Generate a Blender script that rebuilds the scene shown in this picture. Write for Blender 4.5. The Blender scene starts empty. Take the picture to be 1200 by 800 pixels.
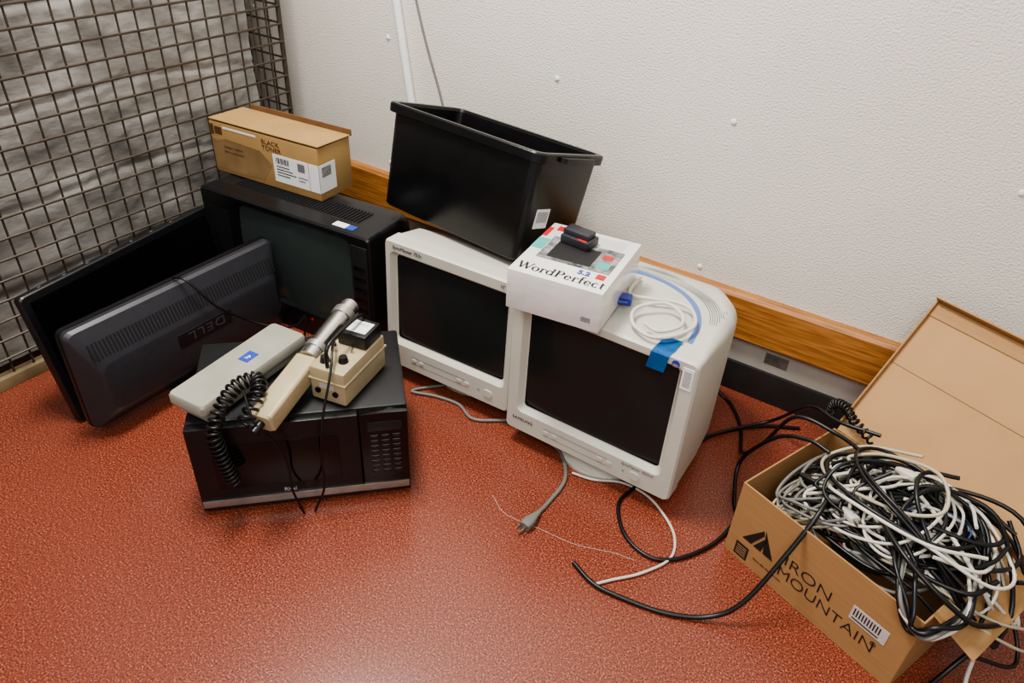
import bpy, bmesh, math, random
from mathutils import Vector, Matrix, Euler, noise
random.seed(23)
S=bpy.context.scene
COL=S.collection

# ---------------------------------------------------------------- materials
def lin(c):
    return tuple(((v/255)/12.92 if v/255<=.04045 else ((v/255+.055)/1.055)**2.4) for v in c)
def mat(name,c,rough=.5,metal=0,var=.12,scale=30,bump=0,bscale=200,spec=.5,stretch=None,coat=0,c2=None,detail=4,bdist=.002):
    m=bpy.data.materials.new(name); m.use_nodes=True
    nt=m.node_tree; b=nt.nodes['Principled BSDF']
    tc=nt.nodes.new('ShaderNodeTexCoord'); mp=nt.nodes.new('ShaderNodeMapping')
    if stretch: mp.inputs['Scale'].default_value=stretch
    nt.links.new(tc.outputs['Object'],mp.inputs['Vector'])
    n=nt.nodes.new('ShaderNodeTexNoise'); n.inputs['Scale'].default_value=scale; n.inputs['Detail'].default_value=detail
    nt.links.new(mp.outputs['Vector'],n.inputs['Vector'])
    r=nt.nodes.new('ShaderNodeValToRGB')
    l=lin(c)
    a=[v*(1-var) for v in l]; d=[min(1,v*(1+var)) for v in l] if c2 is None else lin(c2)
    r.color_ramp.elements[0].position=.3; r.color_ramp.elements[1].position=.7
    r.color_ramp.elements[0].color=(*a,1); r.color_ramp.elements[1].color=(*d,1)
    nt.links.new(n.outputs['Fac'],r.inputs['Fac']); nt.links.new(r.outputs['Color'],b.inputs['Base Color'])
    b.inputs['Roughness'].default_value=rough; b.inputs['Metallic'].default_value=metal
    b.inputs['Specular IOR Level'].default_value=spec
    b.inputs['Coat Weight'].default_value=coat
    if bump:
        n2=nt.nodes.new('ShaderNodeTexNoise'); n2.inputs['Scale'].default_value=bscale; n2.inputs['Detail'].default_value=3
        nt.links.new(mp.outputs['Vector'],n2.inputs['Vector'])
        bp=nt.nodes.new('ShaderNodeBump'); bp.inputs['Strength'].default_value=bump; bp.inputs['Distance'].default_value=bdist
        nt.links.new(n2.outputs['Fac'],bp.inputs['Height']); nt.links.new(bp.outputs['Normal'],b.inputs['Normal'])
    return m
def floor_mat():
    m=bpy.data.materials.new('red_speckled_vinyl'); m.use_nodes=True
    nt=m.node_tree; b=nt.nodes['Principled BSDF']
    tc=nt.nodes.new('ShaderNodeTexCoord')
    n=nt.nodes.new('ShaderNodeTexNoise'); n.inputs['Scale'].default_value=270; n.inputs['Detail'].default_value=2; n.inputs['Roughness'].default_value=.65
    nt.links.new(tc.outputs['Object'],n.inputs['Vector'])
    r=nt.nodes.new('ShaderNodeValToRGB'); e=r.color_ramp.elements
    e[0].position=.34; e[0].color=(*lin((52,28,23)),1)
    e[1].position=.70; e[1].color=(*lin((198,128,100)),1)
    x=e.new(.45); x.color=(*lin((112,55,41)),1)
    x=e.new(.57); x.color=(*lin((138,69,51)),1)
    nt.links.new(n.outputs['Fac'],r.inputs['Fac'])
    v=nt.nodes.new('ShaderNodeTexNoise'); v.inputs['Scale'].default_value=1.6; v.inputs['Detail'].default_value=5
    nt.links.new(tc.outputs['Object'],v.inputs['Vector'])
    r2=nt.nodes.new('ShaderNodeValToRGB'); r2.color_ramp.elements[0].color=(.88,.88,.88,1); r2.color_ramp.elements[1].color=(1.08,1.08,1.08,1)
    nt.links.new(v.outputs['Fac'],r2.inputs['Fac'])
    mx=nt.nodes.new('ShaderNodeMix'); mx.data_type='RGBA'; mx.blend_type='MULTIPLY'; mx.inputs['Factor'].default_value=1
    nt.links.new(r.outputs['Color'],mx.inputs['A']); nt.links.new(r2.outputs['Color'],mx.inputs['B'])
    nt.links.new(mx.outputs['Result'],b.inputs['Base Color'])
    b.inputs['Roughness'].default_value=.28; b.inputs['Specular IOR Level'].default_value=.5
    return m
M=dict(
 floor=floor_mat(),
 wall=mat('textured_wall_vinyl',(216,210,200),.6,var=.03,scale=3,bump=.95,bscale=200,bdist=.003),
 darkwall=mat('grey_wall',(120,116,110),.8,var=.1,scale=3,bump=.3),
 rail=mat('oak_rail',(140,88,42),.45,var=.2,scale=6,stretch=(1.5,30,30),bump=.1,bscale=8,c2=(182,124,68)),
 base=mat('black_rubber_baseboard',(34,32,31),.55,var=.2,scale=20),
 cage=mat('bronze_steel_wire',(74,64,54),.45,.4,var=.2,scale=40),
 cagerail=mat('tan_steel_rail',(128,112,84),.6,.2,var=.25,scale=12),
 white=mat('white_paint',(226,226,224),.4,var=.03),
 blk=mat('black_plastic',(18,18,20),.33,var=.2,scale=60,bump=.1,bscale=600),
 blkm=mat('black_matte_plastic',(24,24,26),.45,var=.15,scale=60,bump=.2,bscale=500),
 tote=mat('black_tote_plastic',(15,15,16),.28,var=.3,scale=12,bump=.15,bscale=400),
 gloss=mat('black_gloss',(9,9,10),.12,var=.1,spec=.5),
 grayplastic=mat('charcoal_plastic',(44,44,49),.42,var=.1,scale=50,bump=.1,bscale=600),
 logogrey=mat('logo_grey',(66,66,72),.4,var=.05),
 keymark=mat('keypad_print',(66,66,68),.5,var=.05),
 slot=mat('vent_black',(6,6,7),.8,var=.1),
 crt=mat('crt_glass',(36,38,38),.2,var=.1,scale=4,spec=.3),
 tvglass=mat('tv_glass',(54,62,60),.18,var=.1,scale=4,spec=.4),
 beigeA=mat('grey_beige_plastic',(188,185,173),.5,var=.04,scale=8,bump=.08,bscale=500),
 beigeB=mat('pale_grey_plastic',(190,188,177),.5,var=.04,scale=8,bump=.08,bscale=500),
 beigeD=mat('putty_plastic',(146,144,132),.5,var=.08,scale=14,bump=.08,bscale=500),
 beigeM=mat('khaki_enamel',(170,156,124),.4,var=.1,scale=16),
 bluegrey=mat('blue_grey_plastic',(88,114,168),.4,var=.05),
 chrome=mat('brushed_steel',(190,188,184),.25,1,var=.1,scale=30),
 silver=mat('silver_trim',(170,168,164),.35,.8,var=.1,scale=30),
 card=mat('corrugated_cardboard',(160,122,80),.8,var=.08,scale=10,bump=.15,bscale=40,stretch=(1,1,14)),
 cardin=mat('inner_cardboard',(170,132,90),.8,var=.06,scale=8,bump=.15,bscale=40),
 carddark=mat('cardboard_edge',(112,80,48),.85,var=.1),
 tan=mat('tan_carton',(160,128,82),.6,var=.08,scale=8),
 tanworn=mat('worn_carton_print',(132,106,70),.65,var=.2,scale=14),
 paper=mat('white_label',(228,228,228),.5,var=.02),
 wrapbox=mat('shrink_wrapped_white_card',(218,215,212),.4,var=.03,coat=1,bump=.7,bscale=14,bdist=.004),
 foil=mat('silver_label',(200,198,195),.35,.2,var=.05),
 ink=mat('black_ink',(24,22,22),.6,var=.05),
 inkbrown=mat('brown_ink',(84,56,30),.6,var=.05),
 inkgrey=mat('grey_ink',(110,110,112),.6,var=.1),
 collage=mat('grey_collage_print',(40,40,42),.5,var=.6,scale=45,c2=(150,150,150)),
 red=mat('red_print',(180,34,38),.5,var=.1),
 blue=mat('blue_print',(40,66,160),.5,var=.1),
 green=mat('green_print',(80,160,150),.5,var=.1),
 tape=mat('blue_masking_tape',(28,110,180),.6,var=.1,scale=60),
 vga=mat('blue_connector',(36,50,130),.4,var=.1),
 cgrey=mat('grey_cable',(112,110,104),.5,var=.06),
 cwhite=mat('white_cable',(200,196,184),.5,var=.05),
 cblack=mat('black_cable',(13,13,14),.38,var=.2),
 cbeige=mat('beige_cable',(172,164,142),.5,var=.05),
 cblue=mat('blue_cable',(60,80,130),.5,var=.05),
 cred=mat('red_cable',(130,34,36),.5,var=.05),
 scuff=mat('scuffed_metal_plate',(112,108,103),.45,.3,var=.35,scale=30),
 strip=mat('grey_wall_strip',(168,163,155),.6,var=.08,scale=10),
 wrap=mat('plastic_wrapped_goods',(116,113,108),.22,var=.18,scale=3,bump=.8,bscale=12,stretch=(1,1.5,3),c2=(176,173,168),detail=10,bdist=.006),
)
# ---------------------------------------------------------------- helpers
def thing(name,label,cat,loc,yaw=0,tilt=0,group=None,roll=0):
    o=bpy.data.objects.new(name,None); COL.objects.link(o)
    o.empty_display_size=.05
    o.location=loc
    o.rotation_euler=(Matrix.Rotation(math.radians(yaw),3,'Z')@Matrix.Rotation(math.radians(roll),3,'Y')@Matrix.Rotation(math.radians(-tilt),3,'X')).to_euler()
    o["label"]=label; o["category"]=cat
    if group: o["group"]=group
    return o
def fin(bm,name,m,parent=None,smooth=True,M4=None,angle=35):
    bmesh.ops.recalc_face_normals(bm,faces=bm.faces)
    me=bpy.data.meshes.new(name); bm.to_mesh(me); bm.free()
    o=bpy.data.objects.new(name,me); COL.objects.link(o)
    me.materials.append(m)
    if smooth:
        me.polygons.foreach_set('use_smooth',[True]*len(me.polygons))
        try: me.set_sharp_from_angle(angle=math.radians(angle))
        except Exception: pass
    if parent: o.parent=parent
    if M4 is not None: o.matrix_basis=M4
    return o
def addbox(bm,a,b,bev=0,seg=2,R=None):
    c=[(a[i]+b[i])/2 for i in range(3)]; s=[abs(b[i]-a[i]) for i in range(3)]
    m=Matrix.Translation(c)
    if R is not None: m=m@R.to_4x4()
    r=bmesh.ops.create_cube(bm,size=1,matrix=m@Matrix.Diagonal((*s,1)))
    if bev>0:
        vs=set(r['verts']); es=[e for e in bm.edges if e.verts[0] in vs and e.verts[1] in vs]
        bmesh.ops.bevel(bm,geom=es,offset=min(bev,min(s)*.45),segments=seg,profile=.6,affect='EDGES')
def box(name,a,b,m,parent=None,bev=.002,seg=2,M4=None,R=None):
    bm=bmesh.new(); addbox(bm,a,b,bev,seg,R); return fin(bm,name,m,parent,M4=M4)
def boxes(name,lst,m,parent=None,bev=0,M4=None):
    bm=bmesh.new()
    for a,b in lst: addbox(bm,a,b,bev,1)
    return fin(bm,name,m,parent,M4=M4)
def addcyl(bm,p,q,r,r2=None,n=24):
    p=Vector(p);q=Vector(q);d=q-p
    mm=Matrix.Translation((p+q)/2)@d.to_track_quat('Z','Y').to_matrix().to_4x4()
    bmesh.ops.create_cone(bm,cap_ends=True,segments=n,radius1=r,radius2=r if r2 is None else r2,depth=d.length,matrix=mm)
def cyl(name,p,q,r,m,parent=None,r2=None,n=24,M4=None):
    bm=bmesh.new(); addcyl(bm,p,q,r,r2,n); return fin(bm,name,m,parent,M4=M4)
def rr(w,h,r,cx=0,cy=0,n=5):
    r=max(min(r,w/2-1e-4,h/2-1e-4),1e-4); pts=[]
    for (sx,sy,a0) in ((1,1,0),(-1,1,90),(-1,-1,180),(1,-1,270)):
        for i in range(n+1):
            a=math.radians(a0+90*i/n)
            pts.append((cx+sx*(w/2-r)+r*math.cos(a),cy+sy*(h/2-r)+r*math.sin(a)))
    return pts
def loft(name,rings,m,parent=None,cap0=False,cap1=False,M4=None,angle=35):
    bm=bmesh.new(); R=[[bm.verts.new(p) for p in ring] for ring in rings]
    for a,b in zip(R,R[1:]):
        k=len(a)
        for i in range(k): bm.faces.new((a[i],a[(i+1)%k],b[(i+1)%k],b[i]))
    if cap0: bm.faces.new(R[0])
    if cap1: bm.faces.new(R[-1][::-1])
    return fin(bm,name,m,parent,M4=M4,angle=angle)
def yring(w,h,r,cx,cz,y,n=5): return [(a,y,b) for a,b in rr(w,h,r,cx,cz,n)]
def zring(w,h,r,cx,cy,z,n=5): return [(a,b,z) for a,b in rr(w,h,r,cx,cy,n)]
def catmull(P,n=10):
    P=[Vector(p) for p in P]; Q=[P[0]*2-P[1]]+P+[P[-1]*2-P[-2]]; out=[]
    for i in range(1,len(Q)-2):
        a,b,c,d=Q[i-1:i+3]
        for k in range(n):
            t=k/n
            out.append(.5*((2*b)+(c-a)*t+(2*a-5*b+4*c-d)*t*t+(3*b-a-3*c+d)*t**3))
    out.append(P[-1]); return out
def tube(name,pts,r,m,parent=None,smooth_n=10,res=3,M4=None,close=False):
    P=catmull(pts,smooth_n) if smooth_n else [Vector(p) for p in pts]
    cu=bpy.data.curves.new(name,'CURVE'); cu.dimensions='3D'; cu.bevel_depth=r; cu.bevel_resolution=res; cu.use_fill_caps=True
    sp=cu.splines.new('POLY'); sp.points.add(len(P)-1)
    for i,p in enumerate(P): sp.points[i].co=(*p,1)
    sp.use_cyclic_u=close
    tmp=bpy.data.objects.new('tmp',cu); COL.objects.link(tmp)
    dg=bpy.context.evaluated_depsgraph_get()
    me=bpy.data.meshes.new_from_object(tmp.evaluated_get(dg))
    bpy.data.objects.remove(tmp); bpy.data.curves.remove(cu)
    me.name=name; me.materials.clear(); me.materials.append(m)
    me.polygons.foreach_set('use_smooth',[True]*len(me.polygons))
    o=bpy.data.objects.new(name,me); COL.objects.link(o)
    if parent: o.parent=parent
    if M4 is not None: o.matrix_basis=M4
    return o
FACE=Matrix.Rotation(math.radians(90),4,'X')
def text(s,size,loc,m,parent,basis=FACE,rot=0,name='lettering',align='LEFT',bold=0,shear=0,sx=1,M4=None,sp=1):
    cu=bpy.data.curves.new(name,'FONT'); cu.body=s; cu.size=size; cu.extrude=.0003; cu.align_x=align; cu.offset=bold; cu.shear=shear; cu.space_character=sp
    tmp=bpy.data.objects.new('tmp',cu); COL.objects.link(tmp)
    dg=bpy.context.evaluated_depsgraph_get()
    me=bpy.data.meshes.new_from_object(tmp.evaluated_get(dg))
    bpy.data.objects.remove(tmp); bpy.data.curves.remove(cu)
    me.transform(Matrix.Translation(loc)@basis@Matrix.Rotation(math.radians(rot),4,'Z')@Matrix.Diagonal((sx,1,1,1)))
    me.materials.clear(); me.materials.append(m); me.name=name
    o=bpy.data.objects.new(name,me); COL.objects.link(o); o.parent=parent
    if M4 is not None: o.matrix_basis=M4
    return o
TOP=Matrix.Identity(4)
def serif_word(word,size,loc,m,parent,gap=.03):
    bm=bmesh.new(); lv=[0]
    def poly(pts,ox):
        lv[0]+=1
        bm.faces.new([bm.verts.new(((x+ox)*size,y*size,lv[0]*2e-6)) for x,y in pts])
    def stroke(ox,x0,y0,x1,y1,w): poly([(x0-w/2,y0),(x0+w/2,y0),(x1+w/2,y1),(x1-w/2,y1)],ox)
    def bar(ox,x0,x1,y0,y1): poly([(x0,y0),(x1,y0),(x1,y1),(x0,y1)],ox)
    def ring(ox,cx,cy,rx,ry,ix,iy,a0,a1,n=20):
        for i in range(n):
            a=math.radians(a0+(a1-a0)*i/n); b=math.radians(a0+(a1-a0)*(i+1)/n)
            poly([(cx+ix*math.cos(a),cy+iy*math.sin(a)),(cx+rx*math.cos(a),cy+ry*math.sin(a)),(cx+rx*math.cos(b),cy+ry*math.sin(b)),(cx+ix*math.cos(b),cy+iy*math.sin(b))],ox)
    ox=0
    for ch in word:
        if ch=='W':
            stroke(ox,.08,.7,.28,0,.12); stroke(ox,.28,0,.45,.7,.055); stroke(ox,.42,.7,.62,0,.12); stroke(ox,.62,0,.82,.7,.055)
            bar(ox,-.02,.18,.665,.7); bar(ox,.33,.52,.665,.7); bar(ox,.73,.91,.665,.7); w=.86
        elif ch=='o': ring(ox,.23,.225,.22,.24,.11,.20,0,360); w=.46
        elif ch=='r':
            bar(ox,.08,.18,0,.46); bar(ox,.01,.25,0,.035); bar(ox,.01,.1,.425,.46); ring(ox,.25,.3,.10,.165,.085,.12,30,150,8); ring(ox,.31,.40,.05,.05,0.001,0.001,0,360,10); w=.37
        elif ch=='d':
            ring(ox,.21,.225,.20,.24,.095,.20,30,330); bar(ox,.33,.43,0,.72); bar(ox,.25,.36,.685,.72); bar(ox,.36,.50,0,.035); w=.51
        elif ch=='P':
            bar(ox,.08,.20,0,.7); bar(ox,.0,.28,0,.035); bar(ox,.0,.1,.665,.7); ring(ox,.26,.51,.25,.19,.13,.155,-90,90,14)
            bar(ox,.17,.27,.664,.7); bar(ox,.17,.27,.32,.356); w=.54
        elif ch=='e': ring(ox,.22,.225,.20,.24,.095,.195,0,322); bar(ox,.08,.415,.22,.255); w=.44
        elif ch=='c': ring(ox,.22,.225,.20,.24,.095,.195,48,320); w=.42
        elif ch=='f':
            bar(ox,.09,.19,0,.6); bar(ox,.02,.27,0,.035); bar(ox,.01,.30,.425,.46); ring(ox,.24,.58,.15,.155,.055,.115,50,180,10); w=.31
        elif ch=='t':
            bar(ox,.09,.19,.06,.6); bar(ox,.01,.30,.425,.46); ring(ox,.225,.1,.135,.11,.04,.075,180,310,10); w=.32
        else: w=.3
        ox+=w+gap
    bmesh.ops.transform(bm,matrix=Matrix.Translation(loc),verts=bm.verts)
    bm.normal_update()
    for f_ in bm.faces: 
        if f_.normal.z<0: f_.normal_flip()
    me=bpy.data.meshes.new('lettering'); bm.to_mesh(me); bm.free()
    me.materials.append(m)
    o=bpy.data.objects.new('lettering',me); COL.objects.link(o); o.parent=parent; return o
def cable(name,label,pts,r,m,cat='cable',group=None,n=10):
    o=tube(name,pts,r,m,smooth_n=n); o["label"]=label; o["category"]=cat
    if group: o["group"]=group
    return o
def struct(o): o["kind"]="structure"; return o

# ---------------------------------------------------------------- setting
struct(box('floor',(-4.2,-3.6,-.05),(2.6,.1,0),M['floor'],bev=0))
struct(box('wall_back',(-4.2,0,0),(2.6,.1,2.8),M['wall'],bev=0))
struct(box('wall_left',(-4.3,-3.6,0),(-4.2,.1,2.8),M['darkwall'],bev=0))
struct(box('baseboard_back',(-4.2,-.012,0),(2.6,0,.098),M['base'],bev=.003))
prof=[(0,.182),(-.022,.182),(-.03,.19),(-.03,.312),(-.022,.322),(0,.322)]
struct(loft('trim_1',[[(x,a,b) for a,b in prof] for x in (-4.2,-2.4,0,2.6)],M['rail'],cap0=True,cap1=True,angle=20))
struct(box('trim_2',(-4.2,-.003,.098),(2.6,0,.182),M['strip'],bev=0))
struct(box('trim_3',(-.31,-.005,.125),(-.245,-.003,.160),M['scuff'],bev=.001))
for i,(x,z) in enumerate([(-2.31,.775),(-1.684,.775),(-1.06,.769),(-.544,.763),(.096,.755),(-.551,.35),(-1.70,.36)]):
    bm=bmesh.new(); bmesh.ops.create_uvsphere(bm,u_segments=16,v_segments=8,radius=.0075,matrix=Matrix.Translation((x,-.001,z))@Matrix.Diagonal((1,.45,1,1)))
    o=fin(bm,'screw_cap',M['white']); o["label"]="small white domed screw cap on the textured wall"; o["category"]="screw cap"; o["group"]="screw caps on the wall"
cable('pole','thin white pole leaning upright against the wall',[(-1.532,-.016,.324),(-1.60,-.016,.70),(-1.73,-.016,1.55)],.0135,M['white'],'pole')
cable('pole_shadow_line','thin dark tube standing in for the shadow of the white pole',[(-1.40,-.01,.327),(-1.46,-.006,.60),(-1.56,-.006,.90),(-1.70,-.006,1.5)],.0035,M['cgrey'])  # shadow line of the pole, modelled as a thin dark tube on the wall

# ---------------------------------------------------------------- wire cage
cg=thing('wire_cage','bronze steel wire mesh cage with tan bottom rail','cage',(-2.02,-.14,0))
def mesh_panel(name,origin,ud,L,H,sp=.054,off=(0,0,0)):
    bm=bmesh.new(); ud=Vector(ud); o=Vector(origin); off=Vector(off)
    n=int(L/sp)
    for i in range(1,n+1):
        p=o+ud*sp*i; addcyl(bm,p+Vector((0,0,.03)),p+Vector((0,0,H)),.0031,n=6)
    k=int(H/sp)
    for j in range(1,k+1):
        z=.03+sp*j; p=o+off; addcyl(bm,p+Vector((0,0,z)),p+ud*L+Vector((0,0,z)),.0036,n=6)
    return fin(bm,name,M['cage'],cg)
mesh_panel('mesh_panel',(0,0,0),(0,-1,0),2.6,1.5,off=(.006,0,0))
mesh_panel('mesh_panel',(0,0,0),(-1,0,0),1.1,1.5,off=(0,.006,0))
for p in ((0,0),(-1.1,0),(0,-2.6)):
    cyl('post',(p[0],p[1],0),(p[0],p[1],1.55),.008,M['cage'],cg,n=12)
box('bottom_rail',(-.02,-2.6,.0),(.015,0,.035),M['cagerail'],cg)
box('bottom_rail',(-1.1,-.015,.0),(-.02,.015,.035),M['cagerail'],cg)
bm=bmesh.new()
def sheet(o,u,v,nu,nv,nrm,amp):
    o=Vector(o);u=Vector(u);v=Vector(v);nrm=Vector(nrm); g=[]
    for j in range(nv+1):
        row=[]
        for i in range(nu+1):
            p=o+u*(i/nu)+v*(j/nv)
            z=p.z
            w_=noise.noise(Vector((p.x*2,p.y*2,z*2)))*.06
            band=abs((((z+w_)/.23)%1)-.5)*2
            q_=p+Vector((noise.noise(p*6),noise.noise(p*6+Vector((9,0,0))),noise.noise(p*6+Vector((0,9,0)))))*.05
            d=noise.noise(p*3)*.008+(1-abs(noise.noise(Vector((q_.x*6,q_.y*6,q_.z*12)))))*.010+(1-abs(noise.noise(q_*24)))*.006-(.007 if band>.94 else 0)
            row.append(bm.verts.new(p+nrm*d*amp))
        g.append(row)
    for j in range(nv):
        for i in range(nu): bm.faces.new((g[j][i],g[j][i+1],g[j+1][i+1],g[j+1][i]))
sheet((-2.075,-2.5,0.04),(0,2.27,0),(0,0,1.4),210,150,(1,0,0),1)
sheet((-2.075,-.23,0.04),(-.9,0,0),(0,0,1.4),70,150,(0,1,0),1)
sheet((-2.075,-2.5,1.44),(0,2.27,0),(-.9,0,0),50,20,(0,0,1),1)
sheet((-2.975,-2.5,0.04),(0,2.27,0),(0,0,1.4),20,20,(-1,0,0),1)
sheet((-2.075,-2.5,0.04),(-.9,0,0),(0,0,1.4),20,20,(0,-1,0),1)
bmesh.ops.remove_doubles(bm,verts=bm.verts,dist=.002)
o=fin(bm,'wrapped_goods_stack',M['wrap'],angle=80); o["label"]="grey stack of goods wrapped in crinkled clear plastic inside the cage"; o["category"]="wrapped goods"
o=box('pallet',(-2.97,-2.48,0),(-2.10,-.25,.03),M['cagerail']); o["label"]="low wooden pallet under plastic wrapped goods"; o["category"]="pallet"

# ---------------------------------------------------------------- CRT television
tv=thing('television','black tube television with side controls, carton on top','television',(-1.937,-.597,0),yaw=5)
W,H=.643,.405
cxs,czs,sw,sh=.353,.235,.425,.285
loft('bezel',[yring(W,H,.012,W/2,H/2,.06),yring(W,H,.012,W/2,H/2,.006),yring(W-.01,H-.01,.01,W/2,H/2,0),
  yring(sw+.02,sh+.02,.02,cxs,czs,0),yring(sw,sh,.03,cxs,czs,.014)],M['blk'],tv)
def screen(parent,cx,cz,w,h,y,bulge,m,M4=None,name='screen'):
    bm=bmesh.new(); g=[]
    for j in range(17):
        row=[]
        for i in range(21):
            u=i/10-1; v=j/8-1
            row.append(bm.verts.new((cx+u*w/2,y-bulge*(1-(u*u+v*v)/2),cz+v*h/2)))
        g.append(row)
    for j in range(16):
        for i in range(20): bm.faces.new((g[j][i],g[j][i+1],g[j+1][i+1],g[j+1][i]))
    return fin(bm,name,m,parent,M4=M4)
screen(tv,cxs,czs,sw+.004,sh+.004,.018,.014,M['tvglass'])
loft('housing',[yring(W-.004,H-.004,.012,W/2,H/2,.055),yring(W-.004,H-.004,.012,W/2,H/2,.15),yring(W-.05,H-.02,.03,W/2,H/2-.008,.22),yring(W-.20,H-.10,.03,W/2,H/2-.04,.32),yring(W-.30,H-.18,.04,W/2,H/2-.06,.40)],M['blkm'],tv,cap0=True,cap1=True)
boxes('vent',[((.08+i*.012,.07,H-.003),(.084+i*.012,.14,H+.0008)) for i in range(40)],M['slot'],tv)
box('control_panel',(.578,-.003,.05),(.635,.004,.375),M['blkm'],tv)
for i in range(6):
    box('button',(.587,-.006,.30-i*.035),(.625,-.002,.312-i*.035),M['gloss'],tv,bev=.002)
cyl('indicator_light',(.40,-.002,.062),(.40,.003,.062),.004,M['red'],tv,n=12)
boxes('speaker_grille',[((.012+i*.01,-.0015,.06),(.016+i*.01,.002,.35)) for i in range(10)],M['slot'],tv)
box('sticker',(.50,.02,H-.001),(.545,.045,H+.0012),M['paper'],tv,bev=0)
box('sticker',(.547,.02,H-.001),(.573,.045,H+.0012),M['blue'],tv,bev=0)

# ---------------------------------------------------------------- toner carton
tn=thing('toner_carton','tan printed toner carton with white label, on the television','carton',(-1.99,-.485,.407),yaw=5)
TW,TD,TH=.425,.142,.158
box('body',(0,0,0),(TW,TD,TH),M['tan'],tn,bev=.002)
boxes('lid_flap',[((0,-.142,0),(TW+.004,0,.003))],M['tan'],tn,bev=.0005,M4=Matrix.Translation((0,TD,TH+.001))@Matrix.Rotation(math.radians(-2),4,'X'))
boxes('lid_flap',[((.03,TD-.003,TH),(TW+.008,TD,TH+.020))],M['carddark'],tn,bev=.001,M4=Matrix.Translation((0,.004,0)))
bm=bmesh.new(); vs=[bm.verts.new((x,-.0006,z)) for x,z in ((.002,.012),(.20,.012),(.245,.07),(.20,.105),(.06,.112),(.02,.10),(.002,.11))]; bm.faces.new(vs)
fin(bm,'worn_panel',M['tanworn'],tn,smooth=False)
box('label_sheet',(.25,-.001,.024),(.385,.001,.108),M['paper'],tn,bev=0)
box('label_sheet',(.388,-.001,.024),(TW+.001,.001,.108),M['paper'],tn,bev=0)
box('label_sheet',(TW-.001,-.001,.024),(TW+.001,.07,.108),M['paper'],tn,bev=0)
boxes('barcode',[((.262+i*.0042,-.0016,.082),(.2635+i*.0042+(i%3)*.0007,-.0008,.1)) for i in range(12)]+[((.262,-.0016,.072-j*.009),(.262+.05+.012*(j%3),-.0008,.0745-j*.009)) for j in range(4)],M['ink'],tn)
boxes('barcode',[((TW+.0005,.012+i*.004,.07),(TW+.0015,.014+i*.004,.1)) for i in range(10)],M['ink'],tn)
boxes('barcode',[((.345,-.0016,.075),(.372,-.0008,.1)),((.345,-.0016,.055),(.38,-.0008,.058)),((.345,-.0016,.045),(.37,-.0008,.048))],M['inkgrey'],tn)
text('BLACK',.019,(.21,-.0006,.132),M['inkbrown'],tn,sx=1.2)
text('TONER',.019,(.21,-.0006,.114),M['inkbrown'],tn,sx=1.2)
text('Contents: 1 toner kit',.009,(.05,-.0012,.085),M['inkbrown'],tn)
text('Store in a cool dry place',.008,(.05,-.0012,.07),M['inkbrown'],tn)
box('printed_band',(.0,-.0007,.118),(.016,.0005,.15),M['inkbrown'],tn,bev=0)
box('printed_band',(.02,-.0007,.122),(.05,.0005,.145),M['inkbrown'],tn,bev=0)
box('printed_band',(.055,-.0007,.143),(.19,.0005,.149),M['paper'],tn,bev=0)

# ---------------------------------------------------------------- thin flat screen
fs=thing('flat_screen','thin black flat screen leaning back against the wire cage','monitor',(-1.715,-1.215,.0),yaw=99,tilt=11)
L=.615;Hh=.37
loft('casing',[yring(L-.01,Hh-.01,.012,L/2,Hh/2,.028),yring(L,Hh,.012,L/2,Hh/2,.024),yring(L,Hh,.012,L/2,Hh/2,.004),yring(L-.006,Hh-.006,.012,L/2,Hh/2,0)],M['blk'],fs,cap0=True,cap1=True)
box('display_panel',(.02,-.001,.035),(L-.02,.002,Hh-.02),M['gloss'],fs,bev=0)
for i in range(7):
    box('marking',(.06+i*.07,.012,Hh-.0005),(.068+i*.07,.016,Hh+.0005),M['inkgrey'],fs,bev=0)

# ---------------------------------------------------------------- LCD monitor
lc=thing('lcd_monitor','charcoal flat monitor turned to show vented back and logo plate','monitor',(-1.582,-1.222,0),yaw=91,tilt=1)
L=.63;z0=.03;Hh=.292;zc=z0+Hh/2
loft('back_housing',[yring(L,Hh,.018,L/2,zc,.066),yring(L,Hh,.018,L/2,zc,.046),yring(L-.012,Hh-.012,.02,L/2,zc,.036),yring(L-.08,Hh-.15,.03,L/2,zc-.02,0),yring(L-.09,Hh-.16,.03,L/2,zc-.02,-.002)],M['grayplastic'],lc,cap0=True,cap1=True,angle=20)
loft('screen_frame',[yring(L+.004,Hh+.004,.018,L/2,zc,.074),yring(L+.004,Hh+.004,.018,L/2,zc,.06)],M['blk'],lc,cap0=True,cap1=True)
zt0=zc-.02+(Hh-.15)/2; zt1=zc+(Hh-.012)/2
ang=math.atan2(.036,zt1-zt0)
bm=bmesh.new()
for i in range(58):
    x=.035+i*.0098
    addbox(bm,(x,-.001,.014),(x+.0050,.001,.058))
fin(bm,'vent',M['slot'],lc,M4=Matrix.Translation((0,0,zt0))@Matrix.Rotation(-ang,4,'X'))
box('logo_plate',(.25,-.0035,.160),(.42,.001,.202),M['blkm'],lc,bev=.001)
text('DELL',.036,(.400,-.0038,.194),M['logogrey'],lc,rot=180,sx=1.35,sp=1.15)
box('neck',(.29,.0,.02),(.37,.04,.09),M['blkm'],lc,bev=.006)
loft('foot',[zring(.23,.17,.084,.33,.02,.0,8),zring(.23,.17,.084,.33,.02,.010,8),zring(.20,.14,.07,.33,.02,.018,8)],M['blk'],lc,cap0=True,cap1=True)
cable('power_cable','thin black cable draped over the back of the flat monitor',[(-1.65,-.91,.33),(-1.605,-.90,.330),(-1.56,-.86,.25),(-1.53,-.79,.18),(-1.49,-.74,.15),(-1.47,-.68,.13),(-1.50,-.62,.12),(-1.53,-.61,.02)],.0032,M['cblack'])

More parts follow.
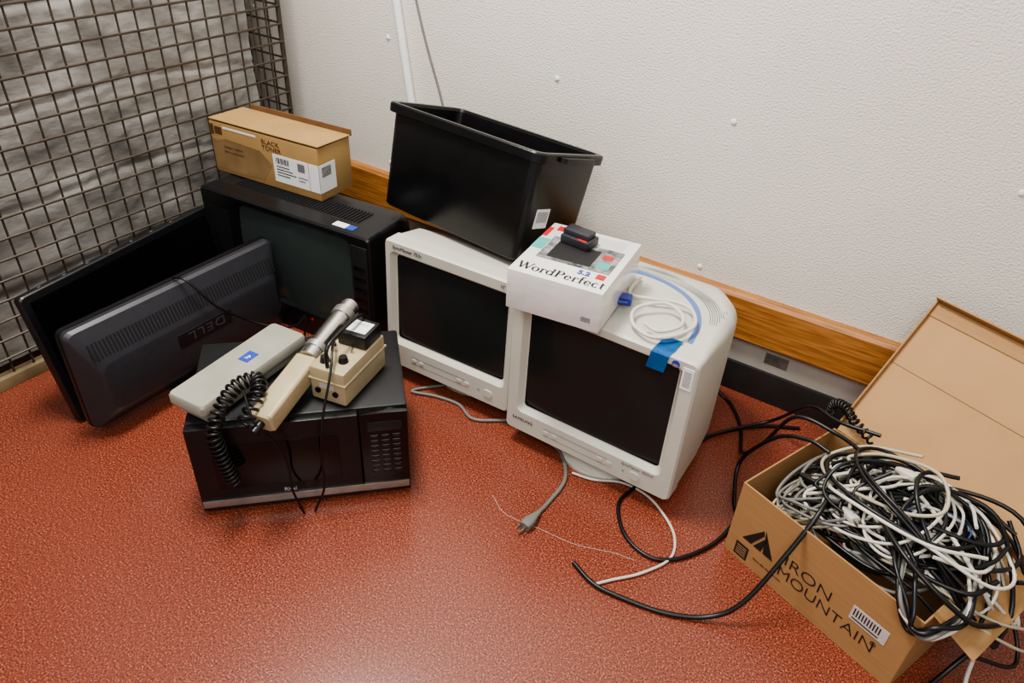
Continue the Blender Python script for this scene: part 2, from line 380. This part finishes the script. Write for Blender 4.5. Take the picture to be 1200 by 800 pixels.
# ---------------------------------------------------------------- microwave
mw=thing('microwave_oven','black microwave oven with chrome strip, devices piled on top','microwave',(-1.203,-1.226,0),yaw=45.6)
W,H,D=.477,.258,.325
box('body',(0,.022,.01),(W,D,H),M['blkm'],mw,bev=.006)
box('door',(0,0,.01),(.366,.022,H-.002),M['blk'],mw,bev=.004)
box('door_window',(.045,-.0012,.075),(.32,.002,.205),M['gloss'],mw,bev=.001)
box('control_panel',(.368,0,.01),(W,.022,H-.002),M['gloss'],mw,bev=.004)
box('display_panel',(.385,-.0015,.205),(.462,.001,.232),M['crt'],mw,bev=.001)
for r in range(8):
    for c in range(3): 
        x=.390+c*.025; z=.185-r*.0155
        box('button',(x,-.0014,z),(x+.018,.001,z+.008),M['blk'],mw,bev=.0006,seg=1)
        boxes('button_mark',[((x+.006,-.0018,z+.003),(x+.012,-.0012,z+.005))],M['keymark'],mw)
box('chrome_strip',(.003,-.003,.022),(W-.003,.001,.042),M['silver'],mw,bev=.001)
for x in (.04,W-.04):
    for y in (.05,D-.04): cyl('foot',(x,y,0),(x,y,.012),.012,M['blk'],mw,n=12)
text('Rival',.015,(.185,-.0012,.05),M['foil'],mw)
boxes('vent',[((W-.001,.12+i*.012,.15),(W+.0008,.126+i*.012,.2)) for i in range(10)],M['slot'],mw)

# ---------------------------------------------------------------- slab device
hd=thing('label_device','long flat putty plastic instrument case with small blue badge','device',(-1.168,-1.188,.262),yaw=96)
box('base_shell',(.012,.008,0),(.318,.094,.03),M['beigeD'],hd,bev=.003)
loft('case',[zring(l,w,.010,.16,.052,z) for l,w,z in ((.322,.100,.026),(.325,.104,.028),(.325,.104,.046),(.319,.098,.052))],M['beigeD'],hd,cap0=True,cap1=True,angle=30)
box('badge',(.165,.037,.0515),(.203,.064,.0532),M['blue'],hd,bev=0)
text('hp',.014,(.175,.046,.0534),M['paper'],hd,basis=TOP)

# ---------------------------------------------------------------- survey meter
sm=thing('survey_meter','khaki metal survey meter with knobs, dial and carry handle','meter',(-1.068,-.982,.262),yaw=12)
w,l,h=.090,.175,.088
box('body',(0,0,0),(w,l,h),M['beigeM'],sm,bev=.006)
box('top_panel',(-.003,-.003,h*.62),(w+.003,l+.003,h*.67),M['beigeM'],sm,bev=.001)
box('meter_housing',(.012,l-.075,h),(w-.004,l-.005,h+.035),M['blk'],sm,bev=.004)
box('dial',(.02,l-.062,h+.034),(w-.012,l-.018,h+.0362),M['paper'],sm,bev=0)
boxes('dial_scale',[((.026+i*.005,l-.035,h+.036),(.0268+i*.005,l-.026,h+.0368)) for i in range(9)]+[((.046,l-.056,h+.036),(.0468,l-.028,h+.0368))],M['ink'],sm)
for x,y in ((.024,.03),(.062,.045)):
    cyl('knob',(x,y,h),(x,y,h+.014),.012,M['blk'],sm,r2=.009)
cyl('connector',(.02,.075,h),(.02,.075,h+.014),.007,M['chrome'],sm)
cyl('toggle_switch',(.06,.08,h),(.063,.084,h+.013),.0025,M['chrome'],sm,n=10)
for y in (.05,.13): cyl('latch_screw',(-.004,y,.03),(.002,y,.03),.006,M['chrome'],sm,n=12)
for x in (.02,.065): cyl('latch_screw',(x,-.004,.028),(x,.002,.028),.007,M['blk'],sm,n=12)
box('label_sheet',(.025,-.001,.036),(.062,.001,.05),M['foil'],sm,bev=0)
tube('carry_handle',[(.042,.012,h),(.042,.014,h+.04),(.042,.04,h+.055),(.042,.11,h+.058),(.042,.155,h+.053),(.042,.162,h+.034)],.0045,M['blk'],sm)

# ---------------------------------------------------------------- probe
p0=Vector((-1.062,-1.128,.288)); p1=Vector((-1.150,-.760,.358))
ax=(p1-p0).normalized(); q=ax.to_track_quat('Y','Z'); 
pb=thing('radiation_probe','chrome cylindrical probe with khaki rectangular handle block','probe',p0)
pb.rotation_euler=q.to_euler()
LL=(p1-p0).length
loft('handle',[[(x,y,z) for x,z in rr(a,b,.008)] for y,a,b in ((0,.045,.042),(.006,.054,.050),(.185,.054,.050),(.19,.046,.042))],M['beigeM'],pb,cap0=True,cap1=True)
cyl('barrel',(0,.19,.008),(0,LL-.012,.008),.025,M['chrome'],pb,n=32)
cyl('collar',(0,.215,.008),(0,.23,.008),.028,M['silver'],pb,n=32)
cyl('collar',(0,LL-.05,.008),(0,LL-.03,.008),.028,M['silver'],pb,n=32)
cyl('tip',(0,LL-.012,.008),(0,LL,.008),.020,M['silver'],pb,n=32)
cyl('connector',(0,-.03,.0),(0,0,0),.009,M['blk'],pb)
def coil(name,label,basepts,n,k_,w_,rad,r):
    base=catmull(basepts,n); hp=[]
    for i,p in enumerate(base[:-1]):
        t=(base[i+1]-base[max(i-1,0)]).normalized()
        a=t.cross(Vector((.3,.5,.8))).normalized(); b=t.cross(a)
        for k in range(k_):
            ph=(i+k/k_)*w_
            hp.append(p.lerp(base[i+1],k/k_)+a*math.cos(ph)*rad+b*math.sin(ph)*rad)
    o=tube(name,hp,r,M['cblack'],smooth_n=3,res=2); o["label"]=label; o["category"]="cord"
coil('coiled_cord',"black coiled telephone style cord hanging over microwave front",[(-1.075,-1.16,.30),(-1.095,-1.10,.335),(-1.13,-1.075,.34),(-1.145,-1.115,.338),(-1.138,-1.165,.315),(-1.135,-1.195,.27),(-1.130,-1.195,.22),(-1.126,-1.19,.17),(-1.12,-1.185,.125)],24,3,1.05,.0145,.0034)
cable('instrument_cable','thin black cable hanging down the microwave door',[(-1.10,-1.13,.36),(-1.06,-1.145,.30),(-1.045,-1.12,.24),(-1.03,-1.105,.17),(-1.035,-1.10,.08),(-1.02,-1.09,.004)],.0028,M['cblack'])
cable('instrument_cable','thin black cable from the survey meter down the microwave',[(-1.065,-.90,.365),(-1.04,-.93,.39),(-1.0,-.98,.36),(-.985,-1.03,.27),(-.98,-1.05,.18),(-.985,-1.05,.08),(-1.005,-1.07,.004)],.0028,M['cblack'])

# ---------------------------------------------------------------- CRT monitors
def crt_monitor(name,label,loc,yaw,W,H,z0,cz_off,sw,sh,m,rings,tilt,by,br):
    t=thing(name,label,'monitor',loc,yaw=yaw)
    T=Matrix.Translation((0,0,z0))@Matrix.Rotation(math.radians(-tilt),4,'X')
    scz=cz_off
    loft('bezel',[yring(W,H,.013,W/2,H/2,.05),yring(W,H,.013,W/2,H/2,.007),yring(W-.008,H-.008,.012,W/2,H/2,0),
      yring(sw+.026,sh+.026,.016,W/2,scz,.0005),yring(sw+.006,sh+.006,.012,W/2,scz,.016),yring(sw,sh,.010,W/2,scz,.017)],m,t,M4=T,angle=22)
    screen(t,W/2,scz,sw+.004,sh+.004,.022,.010,M['crt'],M4=T)
    loft('housing',[[(a,y,b) for a,b in rr(w,h,r,W/2,c,8)] for y,w,h,c,r in rings],m,t,cap0=True,cap1=True,M4=T,angle=30)
    loft('swivel_base',[zring(br,br,br*.48,W/2,by,0,10),zring(br,br,br*.48,W/2,by,.008,10),zring(br-.03,br-.03,.09,W/2,by,.018,10),zring(.16,.16,.075,W/2,.17,z0+.015,10)],m,t,cap0=True,cap1=True)
    cx=W/2
    zb=(scz-sh/2)/2-.004
    for i,dx in enumerate((-.09,-.065,.065,.09)):
        loft('button',[[(x,y,z) for x,z in rr(.016,.009,.0044,cx-.02+dx,zb)] for y in (.002,-.002)],m,t,cap0=True,cap1=True,M4=T)
    loft('button',[[(x,y,z) for x,z in rr(.028,.022,.0105,cx+.14,zb-.002,8)] for y in (.002,-.003)],m,t,cap0=True,cap1=True,M4=T)
    cyl('indicator_light',(cx+.11,-.001,zb),(cx+.11,.003,zb),.003,M['green'],t,n=12,M4=T)
    boxes('control_outline',[((cx-.118,-.0006,zb-.011),(cx-.055+.12,.001,zb-.0102)),((cx-.118,-.0006,zb+.0105),(cx-.055+.12,.001,zb+.0113))],M['inkgrey'],t,M4=T)
    return t,T
ta,TA=crt_monitor('crt_monitor','grey-beige tube monitor with dark screen under the black tote',(-1.225,-.568,0),2,.412,.392,.05,.217,.352,.262,M['beigeA'],
  [(.045,.408,.388,.196,.014),(.12,.400,.376,.196,.025),(.22,.34,.315,.18,.04),(.36,.25,.24,.155,.05),(.41,.22,.2,.15,.05)],2,.17,.25)
text('SyncMaster 753v',.014,(.028,-.0008,.371),M['ink'],ta,M4=TA,shear=.2)
text('15"',.011,(.365,-.0008,.371),M['ink'],ta,M4=TA)
tb,TB=crt_monitor('crt_monitor','large pale grey tube monitor with dark screen, carton on top',(-.795,-.592,0),0,.466,.398,.05,.220,.376,.287,M['beigeB'],
  [(.045,.462,.394,.199,.014),(.17,.460,.392,.199,.03),(.26,.447,.389,.199,.045),(.33,.415,.382,.198,.06),(.38,.365,.368,.194,.07),(.415,.30,.34,.188,.08),(.435,.21,.26,.17,.08)],1,.125,.235)
text('SAMSUNG',.0125,(.022,-.0006,.037),M['ink'],tb,M4=TB,sx=1.0,sp=1.1)
text('SyncMaster 900NF',.011,(.335,-.0006,.052),M['inkgrey'],tb,M4=TB,shear=.2)
box('sticker',(.432,-.0012,.328),(.457,.001,.382),M['paper'],tb,bev=0,M4=TB)
boxes('barcode',[((.436,-.0016,.336+i*.004),(.453,-.0008,.3375+i*.004)) for i in range(10)],M['inkgrey'],tb,M4=TB)
cyl('sticker',(.414,-.0012,.382),(.414,.001,.382),.009,M['blue'],tb,M4=TB,n=20)
boxes('sticker',[((.408,-.0018,.376),(.420,-.0010,.381))],M['tan'],tb,M4=TB)
ap=catmull([Vector((x,y,0)) for x,y in ((.08,.245),(.14,.285),(.215,.300),(.29,.282),(.355,.235),(.395,.165),(.41,.09),(.412,.055))],6)
bm=bmesh.new(); rows=[]
for i,p in enumerate(ap):
    t_=(ap[min(i+1,len(ap)-1)]-ap[max(i-1,0)]).normalized(); nn=Vector((-t_.y,t_.x,0))*.0065
    zt_=.3958 if p.y<.2 else (.3958-(p.y-.2)/.1*.0025)
    rows.append([bm.verts.new(p+nn+Vector((0,0,zt_))),bm.verts.new(p-nn+Vector((0,0,zt_))),bm.verts.new(p-nn+Vector((0,0,zt_-.006))),bm.verts.new(p+nn+Vector((0,0,zt_-.006)))])
for a,b in zip(rows,rows[1:]):
    for k in range(4): bm.faces.new((a[k],a[(k+1)%4],b[(k+1)%4],b[k]))
fin(bm,'stripe',M['bluegrey'],tb,M4=TB)
bm=bmesh.new()
for k in range(9):
    ring_=[]
    for i in range(25):
        a=math.radians(8+i*6.6); rx=.194+k*.005; ry=.165+k*.0064
        x=.225+rx*math.cos(a); y=.150+ry*math.sin(a)
        z=.3945-max(0,(y-.27))*.10-max(0,k-4)*.0011
        if x<.435 and y<.368: ring_.append(Vector((x,y,z)))
    for p,q2 in zip(ring_,ring_[1:]):
        addcyl(bm,p,q2,.0010,n=6)
fin(bm,'vent',M['inkgrey'],tb,M4=TB)

# ---------------------------------------------------------------- black tote bin
bn=thing('tote_bin','empty black plastic tote with flared rim tipped toward the wall','storage bin',(-1.355,-.415,.455),yaw=-6.5,tilt=16)
cx,cy=.2425,.125
loft('body',[zring(.475,.24,.02,cx,cy,0),zring(.485,.25,.022,cx,cy,.006),zring(.506,.270,.024,cx,cy,.266),
  zring(.506,.270,.024,cx,cy,.27),zring(.500,.264,.022,cx,cy,.27),zring(.476,.243,.02,cx,cy,.008),zring(.46,.23,.02,cx,cy,.004)],M['tote'],bn,cap0=True,cap1=True,angle=40)
loft('rim',[zring(.520,.284,.03,cx,cy,.250),zring(.532,.296,.03,cx,cy,.252),zring(.534,.298,.03,cx,cy,.272),zring(.528,.292,.03,cx,cy,.276),zring(.502,.266,.024,cx,cy,.276),zring(.498,.262,.024,cx,cy,.268),
  zring(.512,.276,.028,cx,cy,.266),zring(.520,.284,.03,cx,cy,.250)],M['tote'],bn,angle=30)
loft('handle_lip',[[(x,y,z) for x,y in rr(.03,.14,.012,cx+.268,cy)] for z in (.258,.270)],M['tote'],bn,cap0=True,cap1=True)
SM=Matrix.Translation((.4858,0,0))@Matrix.Rotation(math.atan2(.0105,.26),4,'Y')
bm=bmesh.new(); addbox(bm,(-.0008,.04,.085),(.0008,.095,.135),0)
fin(bm,'sticker',M['paper'],bn,M4=SM)
boxes('barcode',[((.0005,.046+i*.005,.10),(.0014,.048+i*.005,.128)) for i in range(9)],M['inkgrey'],bn,M4=SM)

# ---------------------------------------------------------------- software carton
wp=thing('software_box','white shrink-wrapped software box with grey collage artwork','box',(-.772,-.652,.456),yaw=8)
W,D,H=.222,.262,.098
box('body',(0,0,0),(W,D,H),M['wrapbox'],wp,bev=.002)
Z=H+.0006
def flat(name,x0,y0,x1,y1,m,z=Z,par=wp): return box(name,(x0,y0,z-.0008),(x1,y1,z),m,par,bev=0)
flat('artwork',.030,.082,.205,.195,M['collage'])
flat('artwork',.05,.095,.155,.175,M['ink'],Z+.0003)
flat('artwork',.0,.12,.028,.175,M['green'])
flat('artwork',.0,.185,.012,.235,M['red'])
flat('artwork',.02,.225,.075,.25,M['red'])
flat('artwork',.078,.225,.105,.25,M['ink'])
flat('artwork',.12,.200,.195,.245,M['foil'])
flat('artwork',.165,.10,.195,.13,M['green'],Z+.0004)
flat('artwork',.165,.145,.19,.165,M['red'],Z+.0004)
serif_word('WordPerfect',.0405,(.011,.018,Z+.0004),M['ink'],wp,gap=.0)
text('5.2',.024,(.140,.056,Z+.0006),M['blue'],wp,basis=TOP,bold=.0006)
box('printed_square',(.183,.054,Z-.0005),(.203,.075,Z+.0006),M['red'],wp,bev=0)
boxes('barcode',[((.18+i*.0025,-.0012,.02),(.1812+i*.0025,0,.032)) for i in range(9)],M['inkgrey'],wp)
dv=thing('tape_cartridge','small dark grey plastic cartridge with red stripe on box','cartridge',(-.745,-.475,.5555),yaw=-4)
box('case',(0,0,0),(.075,.05,.02),M['grayplastic'],dv,bev=.003)
box('cap',(.0,.010,.018),(.068,.046,.032),M['grayplastic'],dv,bev=.003)
box('stripe',(.045,.002,.0195),(.068,.009,.0206),M['red'],dv,bev=0)

# ---------------------------------------------------------------- VGA cable and blue tape
zt=.458
vg=thing('vga_cable','coiled pale grey video cable with blue plug on the monitor','cable',(0,0,0))
def zadj(P,z=zt): return [(x*.965,(y+1.84)*.965-1.84,z+dz) for x,y,dz in P]
tube('cord',zadj([(-.614,-.270,-.010),(-.604,-.33,.002),(-.588,-.385,.004),(-.54,-.375,.004),(-.485,-.35,.003),(-.44,-.36,.004),(-.408,-.42,.004),(-.428,-.49,.006),(-.47,-.525,.006),(-.525,-.50,.006),(-.545,-.44,.008),(-.50,-.385,.012),(-.45,-.40,.010),(-.43,-.45,.010),(-.46,-.50,.010),(-.50,-.49,.010)]),.0045,M['cwhite'],vg)
pc=Vector(zadj([(-.585,-.425,.012)])[0])
RM=Matrix.Translation(pc)@Matrix.Rotation(math.radians(20),4,'Z')
box('plug',(-.028,-.014,-.012),(.018,.014,.008),M['vga'],vg,bev=.004,M4=RM)
box('plug_shell',(-.040,-.011,-.008),(-.027,.011,.004),M['chrome'],vg,bev=.001,M4=RM)
cyl('thumb_screw',(-.032,.018,0),(.01,.018,0),.004,M['vga'],vg,M4=RM,n=12)
cyl('thumb_screw',(-.032,-.018,0),(.01,-.018,0),.004,M['vga'],vg,M4=RM,n=12)
bm=bmesh.new(); pts=[(-.01,.06,.4005),(-.01,.014,.4005),(-.012,.004,.3985),(-.014,-.0025,.392),(-.02,-.003,.35)]
L0=[bm.verts.new((x+.370,y,z)) for x,y,z in pts]; R0=[bm.verts.new((x+.412,y,z)) for x,y,z in pts]
for i in range(4): bm.faces.new((L0[i],R0[i],R0[i+1],L0[i+1]))
bmesh.ops.solidify(bm,geom=bm.faces[:],thickness=.0005)
tp=fin(bm,'masking_tape',M['tape']); tp["label"]="strip of blue masking tape stuck over the monitor edge"; tp["category"]="tape"
tp.matrix_basis=Matrix.Translation((-.795,-.592,0))@TB

# ---------------------------------------------------------------- cardboard box
cb=thing('cardboard_box','brown cardboard records box full of tangled cables, lid open','cardboard box',(-.179,-.590,0),yaw=-20.5)
W,D,H=.415,.325,.21; t=.004
boxes('body',[((0,0,0),(W,t,H)),((0,D-t,0),(W,D,H)),((0,t,0),(t,D-t,H)),((W-t,t,0),(W,D-t,H)),((t,t,0),(W-t,D-t,t))],M['card'],cb,bev=.001)
FB=Matrix.Translation((0.008,D,H))@Matrix.Rotation(math.radians(-43),4,'X')@Matrix(((1,0,.03,0),(0,1,0,0),(0,0,1,0),(0,0,0,1)))
boxes('lid',[((.0,-.004,0),(W+.05,0,.375))],M['cardin'],cb,bev=.001,M4=FB)
boxes('lid_edge',[((-.004,-.016,.02),(0,0,.375))],M['card'],cb,bev=.001,M4=FB)
boxes('lid_edge',[((-.004,-.034,.371),(W+.05,0,.375))],M['card'],cb,bev=.001,M4=FB)
boxes('lid_edge',[((.0,-.0075,.335),(W+.05,-.004,.371))],M['card'],cb,bev=.001,M4=FB)
boxes('lid_crease',[((.0,-.0046,.20),(W+.05,-.0038,.2015))],M['carddark'],cb,M4=FB)
boxes('side_flap',[((0,0,0),(.003,D*.8,.09))],M['card'],cb,bev=.001,M4=Matrix.Translation((W,.03,H))@Matrix.Rotation(math.radians(110),4,'Y'))
text('IRON',.040,(.140,-.0006,.088),M['ink'],cb,bold=-.0006,sx=1.2)
text('MOUNTAIN',.040,(.133,-.0006,.050),M['ink'],cb,bold=-.0006,sx=1.07)
text('®',.016,(.352,-.0006,.070),M['ink'],cb)
def tri(pts):
    bm=bmesh.new(); v=[bm.verts.new((x,-.0008,z)) for x,z in pts]; bm.faces.new(v); fin(bm,'printed_logo',M['ink'],cb,smooth=False)
tri([(.036,.070),(.080,.130),(.084,.118),(.060,.070)])
tri([(.066,.070),(.088,.112),(.092,.104),(.086,.070)])
tri([(.084,.134),(.092,.118),(.118,.070),(.092,.070)])
boxes('printed_panel',[((.026,-.0008,.012),(.060,0,.050))],M['ink'],cb)
boxes('printed_panel',[((.030,-.0012,.018+i*.006),(.056,0,.0195+i*.006)) for i in range(5)],M['card'],cb)
box('label_sheet',(.298,-.001,.092),(.375,.001,.130),M['foil'],cb,bev=0)
boxes('barcode',[((.303+i*.006,-.0014,.106),(.3055+i*.006,0,.125)) for i in range(10)]+[((.303,-.0014,.097),(.36,0,.100))],M['ink'],cb)
text('Store flat. Recycle box.',.008,(.075,-.0006,.035),M['inkbrown'],cb)

# tangled cables in the box
cbM=Matrix.Translation((-.179,-.590,0))@Matrix.Rotation(math.radians(-20.5),4,'Z')
def heap(u,v): return .145+.125*max(0,1-((u-.68)/.72)**2-((v-.55)/.74)**2)
kinds=[('cblack',40,.0043),('cgrey',16,.0036),('cwhite',24,.0032),('cbeige',9,.0034),('cblue',1,.0022),('cred',3,.002)]
seq=[(mk,rad) for mk,num,rad in kinds for _ in range(num)]
random.shuffle(seq)
nb=0
for cnt,(mk,rad) in enumerate(seq):
        u0=random.uniform(.2,.85); v0=random.uniform(.25,.8)
        c=Vector((u0*W,v0*D,0)); pts=[]
        a=random.uniform(0,6.28); turns=random.uniform(1.2,2.6); r0=random.uniform(.05,.12)
        ex=random.uniform(.45,1.0); rot=random.uniform(-.6,.6)
        big=False
        if mk=='cblack' and nb<14 and cnt%2==0:
            big=True; nb+=1
            r0=random.uniform(.12,.18); c=Vector((random.uniform(.52,.92)*W,random.uniform(.45,.68)*D,0)); turns=random.uniform(.8,1.5); ex=random.uniform(.55,.85)
        if mk in('cwhite','cgrey','cbeige') and cnt%5==0:
            big=True; r0=random.uniform(.10,.16); c=Vector((random.uniform(.5,.9)*W,random.uniform(.4,.65)*D,0)); turns=random.uniform(.8,1.4); ex=random.uniform(.55,.85)
        n=int(turns*8)+1
        lev=random.uniform(-.045,.012); tl=random.uniform(-.4,.4); tl2=random.uniform(-.2,.7)
        sd=random.uniform(0,100)
        for i in range(n+1):
            th=a+i*6.28/8
            rr_=r0*(1+.55*noise.noise(Vector((i*.3,sd,0))))
            x=rr_*math.cos(th); y=rr_*ex*math.sin(th)
            x,y=x*math.cos(rot)-y*math.sin(rot),x*math.sin(rot)+y*math.cos(rot)
            px=c.x+x+.10*noise.noise(Vector((i*.22,sd,5))); py=c.y+y+.10*noise.noise(Vector((i*.22,sd,9)))
            if not big:
                # soft limit keeps the cable inside the walls without flattening it
                px=W/2+(W/2-.014)*math.tanh((px-W/2)/(W/2-.014)*1.05)
                py=D/2+(D/2-.014)*math.tanh((py-D/2)/(D/2-.014)*1.05)
            else:
                px=max(px,.03+.01*math.sin(sd)); py=D/2+(D/2-.002)*math.tanh((py-D/2)/(D/2)*1.0)
            zz=heap(px/W,py/D)+lev+.03*noise.noise(Vector((i*.45,sd,20)))+ (x*tl+y*tl2)*(.6 if big else .35)
            if big: zz+=.035
            inside=.012<px<W-.01 and .010<py<D-.01
            if inside: zz=max(zz,.08)
            elif px>W+.02 and big: zz=max(zz-.8*(px-W),.08)
            else: zz=max(zz,.219)
            pts.append(cbM@Vector((px,py,zz)))
        col={'cblack':'black','cgrey':'grey','cwhite':'white','cbeige':'beige','cblue':'blue','cred':'red'}[mk]
        cable('cable',f"{col} plastic cable in the tangle filling the cardboard box",pts,rad*random.uniform(.85,1.15),M[mk],group='tangled cables in the cardboard box',n=6)
for i,(mk,rad) in enumerate((('cblack',.0045),('cgrey',.004),('cblack',.0045),('cwhite',.0035),('cblack',.0045))):
    j=lambda s=.02: random.uniform(-s,s)
    P=[(.28+j(),.14+j(),.26),(.33+j(),.05+j(),.26),(.375+j(),-.010+j(.004),.228+j(.006)),(.40+j(.01),-.020+j(.006),.20+j(.02)),(.432+j(.006),-.005+j(.01),.205+j(.02)),(.45+j(.01),.07+j(),.23),(.40+j(),.15+j(),.27)]
    col={'cblack':'black','cgrey':'grey','cwhite':'white'}[mk]
    cable('cable',f"{col} cable loop drooping over the corner of the cardboard box",[cbM@Vector(p) for p in P],rad,M[mk],group='tangled cables in the cardboard box',n=8)
for (x,y,z,yw,mk,lab) in ((.22,.21,.305,60,'cwhite','white plastic plug lying on the cable tangle'),(.13,.22,.27,-30,'cblack','black plastic plug lying on the cable tangle'),(.30,.12,.285,10,'cblack','black plastic plug lying on the cable tangle'),(.16,.09,.25,100,'cgrey','grey plastic plug lying on the cable tangle'),(.20,.07,.25,40,'cwhite','white plastic plug lying on the cable tangle'),(.08,.12,.22,70,'cblack','black plastic plug lying on the cable tangle')):
    pl=thing('plug',lab,'plug',cbM@Vector((x,y,z)),yaw=yw,tilt=15,group='plugs on the cable tangle')
    loft('grip',[yring(.02,.014,.005,0,0,-.02),yring(.022,.016,.005,0,0,0),yring(.012,.010,.004,0,0,.025)],M[mk],pl,cap0=True,cap1=True)
    for dx in (-.005,.005): box('prong',(dx-.001,-.036,-.003),(dx+.001,-.02,.003),M['chrome'],pl,bev=0)

# ---------------------------------------------------------------- floor cables
f=.0055
cable('mains_cable','grey mains cable looping out from under the tube monitor',[(-1.02,-.47,f),(-1.116,-.59,f),(-1.046,-.57,f),(-.973,-.56,f),(-.91,-.585,f),(-.86,-.56,f),(-.80,-.50,f),(-.76,-.40,f)],.0045,M['cgrey'])
pc=thing('mains_cable','grey mains cable ending in a three-pin plug on the floor','power cable',(0,0,0))
tube('wire',[(-.76,-.36,f),(-.735,-.46,f),(-.705,-.525,f),(-.638,-.557,f),(-.583,-.631,f),(-.576,-.72,f),(-.577,-.775,.010)],.0052,M['cgrey'],pc)
PM=Matrix.Translation((-.577,-.80,.013))@Matrix.Rotation(math.radians(-4),4,'Z')
loft('plug',[yring(.026,.020,.007,0,0,-.025),yring(.029,.022,.007,0,0,-.005),yring(.016,.014,.006,0,0,.02),yring(.011,.011,.005,0,0,.035)],M['cgrey'],pc,cap0=True,cap1=True,M4=PM)
for a,b in (((-.008,-.043,.001),(-.0065,-.025,.007)),((.0065,-.043,.001),(.008,-.025,.007)),((-.002,-.045,-.007),(.002,-.025,-.003))):
    box('prong',a,b,M['chrome'],pc,bev=0,M4=PM)
cable('network_cable','thin off-white cable curving across the floor',[(-.58,-.60,f),(-.526,-.589,f),(-.463,-.555,f),(-.40,-.555,f),(-.345,-.58,f),(-.286,-.632,f),(-.265,-.70,f),(-.30,-.775,f),(-.345,-.83,f),(-.372,-.865,f)],.0032,M['cwhite'])
cable('thread','thin pale loose thread trailing across the red floor',[(-.70,-.78,.001),(-.64,-.81,.001),(-.55,-.80,.001),(-.46,-.79,.001),(-.38,-.76,.001),(-.33,-.75,.001)],.0004,M['cwhite'],'thread')
cable('coaxial_cable','thick black cable running from floor into the box',[(-.437,-.840,f),(-.38,-.862,f),(-.328,-.862,f),(-.219,-.840,f),(-.135,-.80,f+.01),(-.085,-.76,.06),(-.045,-.68,.16),(-.02,-.61,.235),(-.01,-.52,.25),(.04,-.44,.27)],.0052,M['cblack'])
cable('power_cable','black cable looping over the floor behind the box',[(-.05,-.42,.24),(-.10,-.40,.235),(-.17,-.38,.19),(-.235,-.36,.06),(-.21,-.44,f),(-.185,-.50,f),(-.20,-.60,f),(-.25,-.69,f),(-.308,-.725,f),(-.38,-.70,f),(-.434,-.627,f),(-.43,-.56,f),(-.39,-.40,f),(-.34,-.24,f),(-.25,-.13,f),(-.157,-.07,f)],.0048,M['cblack'])
cable('power_cable','black cable running down beside the wall to the box',[(-.40,-.10,.16),(-.427,-.06,.06),(-.39,-.06,f),(-.346,-.09,f),(-.29,-.17,f),(-.25,-.28,.02),(-.20,-.33,.12),(-.15,-.33,.23),(-.05,-.36,.25),(.02,-.42,.27)],.0048,M['cblack'])
cable('power_cable','black cable arching from the floor over the box rim',[(-.38,-.30,f),(-.30,-.20,.02),(-.22,-.14,.05),(-.16,-.20,.16),(-.12,-.28,.24),(-.06,-.34,.27),(.03,-.36,.29)],.0045,M['cblack'])
coil('coiled_cord',"black coiled cord hanging over the box corner",[(-.09,-.22,.19),(-.085,-.25,.25),(-.06,-.29,.28),(-.03,-.33,.28),(.02,-.37,.275)],20,2,1.3,.009,.003)
cable('power_cable','black cable loop spilling over the side of the box',[tuple(cbM@Vector(p)) for p in ((.22,.10,.28),(.34,.02,.29),(.46,.04,.24),(.49,.16,.16),(.47,.10,.06),(.46,-.02,.01),(.50,-.12,.006),(.60,-.18,.006))],.005,M['cblack'])
cable('power_cable','white cable loop spilling over the side of the box',[tuple(cbM@Vector(p)) for p in ((.25,.20,.29),(.36,.14,.29),(.45,.12,.24),(.47,.18,.14),(.50,.10,.05),(.56,.02,.006),(.66,-.02,.006))],.004,M['cwhite'])

# ---------------------------------------------------------------- camera
R=Vector((.827,-.352,-.437)).normalized()
U=Vector((.046,.818,-.573)); U=(U-R*U.dot(R)).normalized(); N=R.cross(U)
right=Vector((R.x,N.x,U.x)); up=Vector((R.y,N.y,U.y)); fwd=Vector((R.z,N.z,U.z))
cam=bpy.data.cameras.new('camera'); co=bpy.data.objects.new('camera',cam); COL.objects.link(co)
cam.sensor_width=36; cam.lens=870/1200*36; cam.clip_start=.02
mw4=Matrix((right,up,-fwd)).transposed().to_4x4(); mw4.translation=Vector((0,-1.84,1.35))
co.matrix_world=mw4
S.camera=co

# ---------------------------------------------------------------- lights
def area(loc,target,size,e,c=(1,1,1),sy=None):
    l=bpy.data.lights.new('ceiling_and_fill_light','AREA'); l.energy=e; l.color=c; l.size=size
    if sy: l.shape='RECTANGLE'; l.size_y=sy
    o=bpy.data.objects.new('ceiling_and_fill_light',l); COL.objects.link(o); o.location=loc
    o.rotation_euler=(Vector(target)-Vector(loc)).to_track_quat('-Z','Y').to_euler()
area((-1.3,-.9,2.7),(-.9,-.5,0),.8,84,(1,.965,.92),.4)
area((.3,-2.6,2.6),(-.4,0,.6),1.2,46,(1,.965,.92))  # added fill lamp on the camera side, aimed at the wall to brighten it
w=bpy.data.worlds.new('world'); S.world=w; w.use_nodes=True
w.node_tree.nodes['Background'].inputs['Color'].default_value=(1,.975,.94,1)
w.node_tree.nodes['Background'].inputs['Strength'].default_value=.52
S.view_settings.view_transform='AgX'
S.view_settings.look='AgX - Medium High Contrast'
S.view_settings.exposure=.04
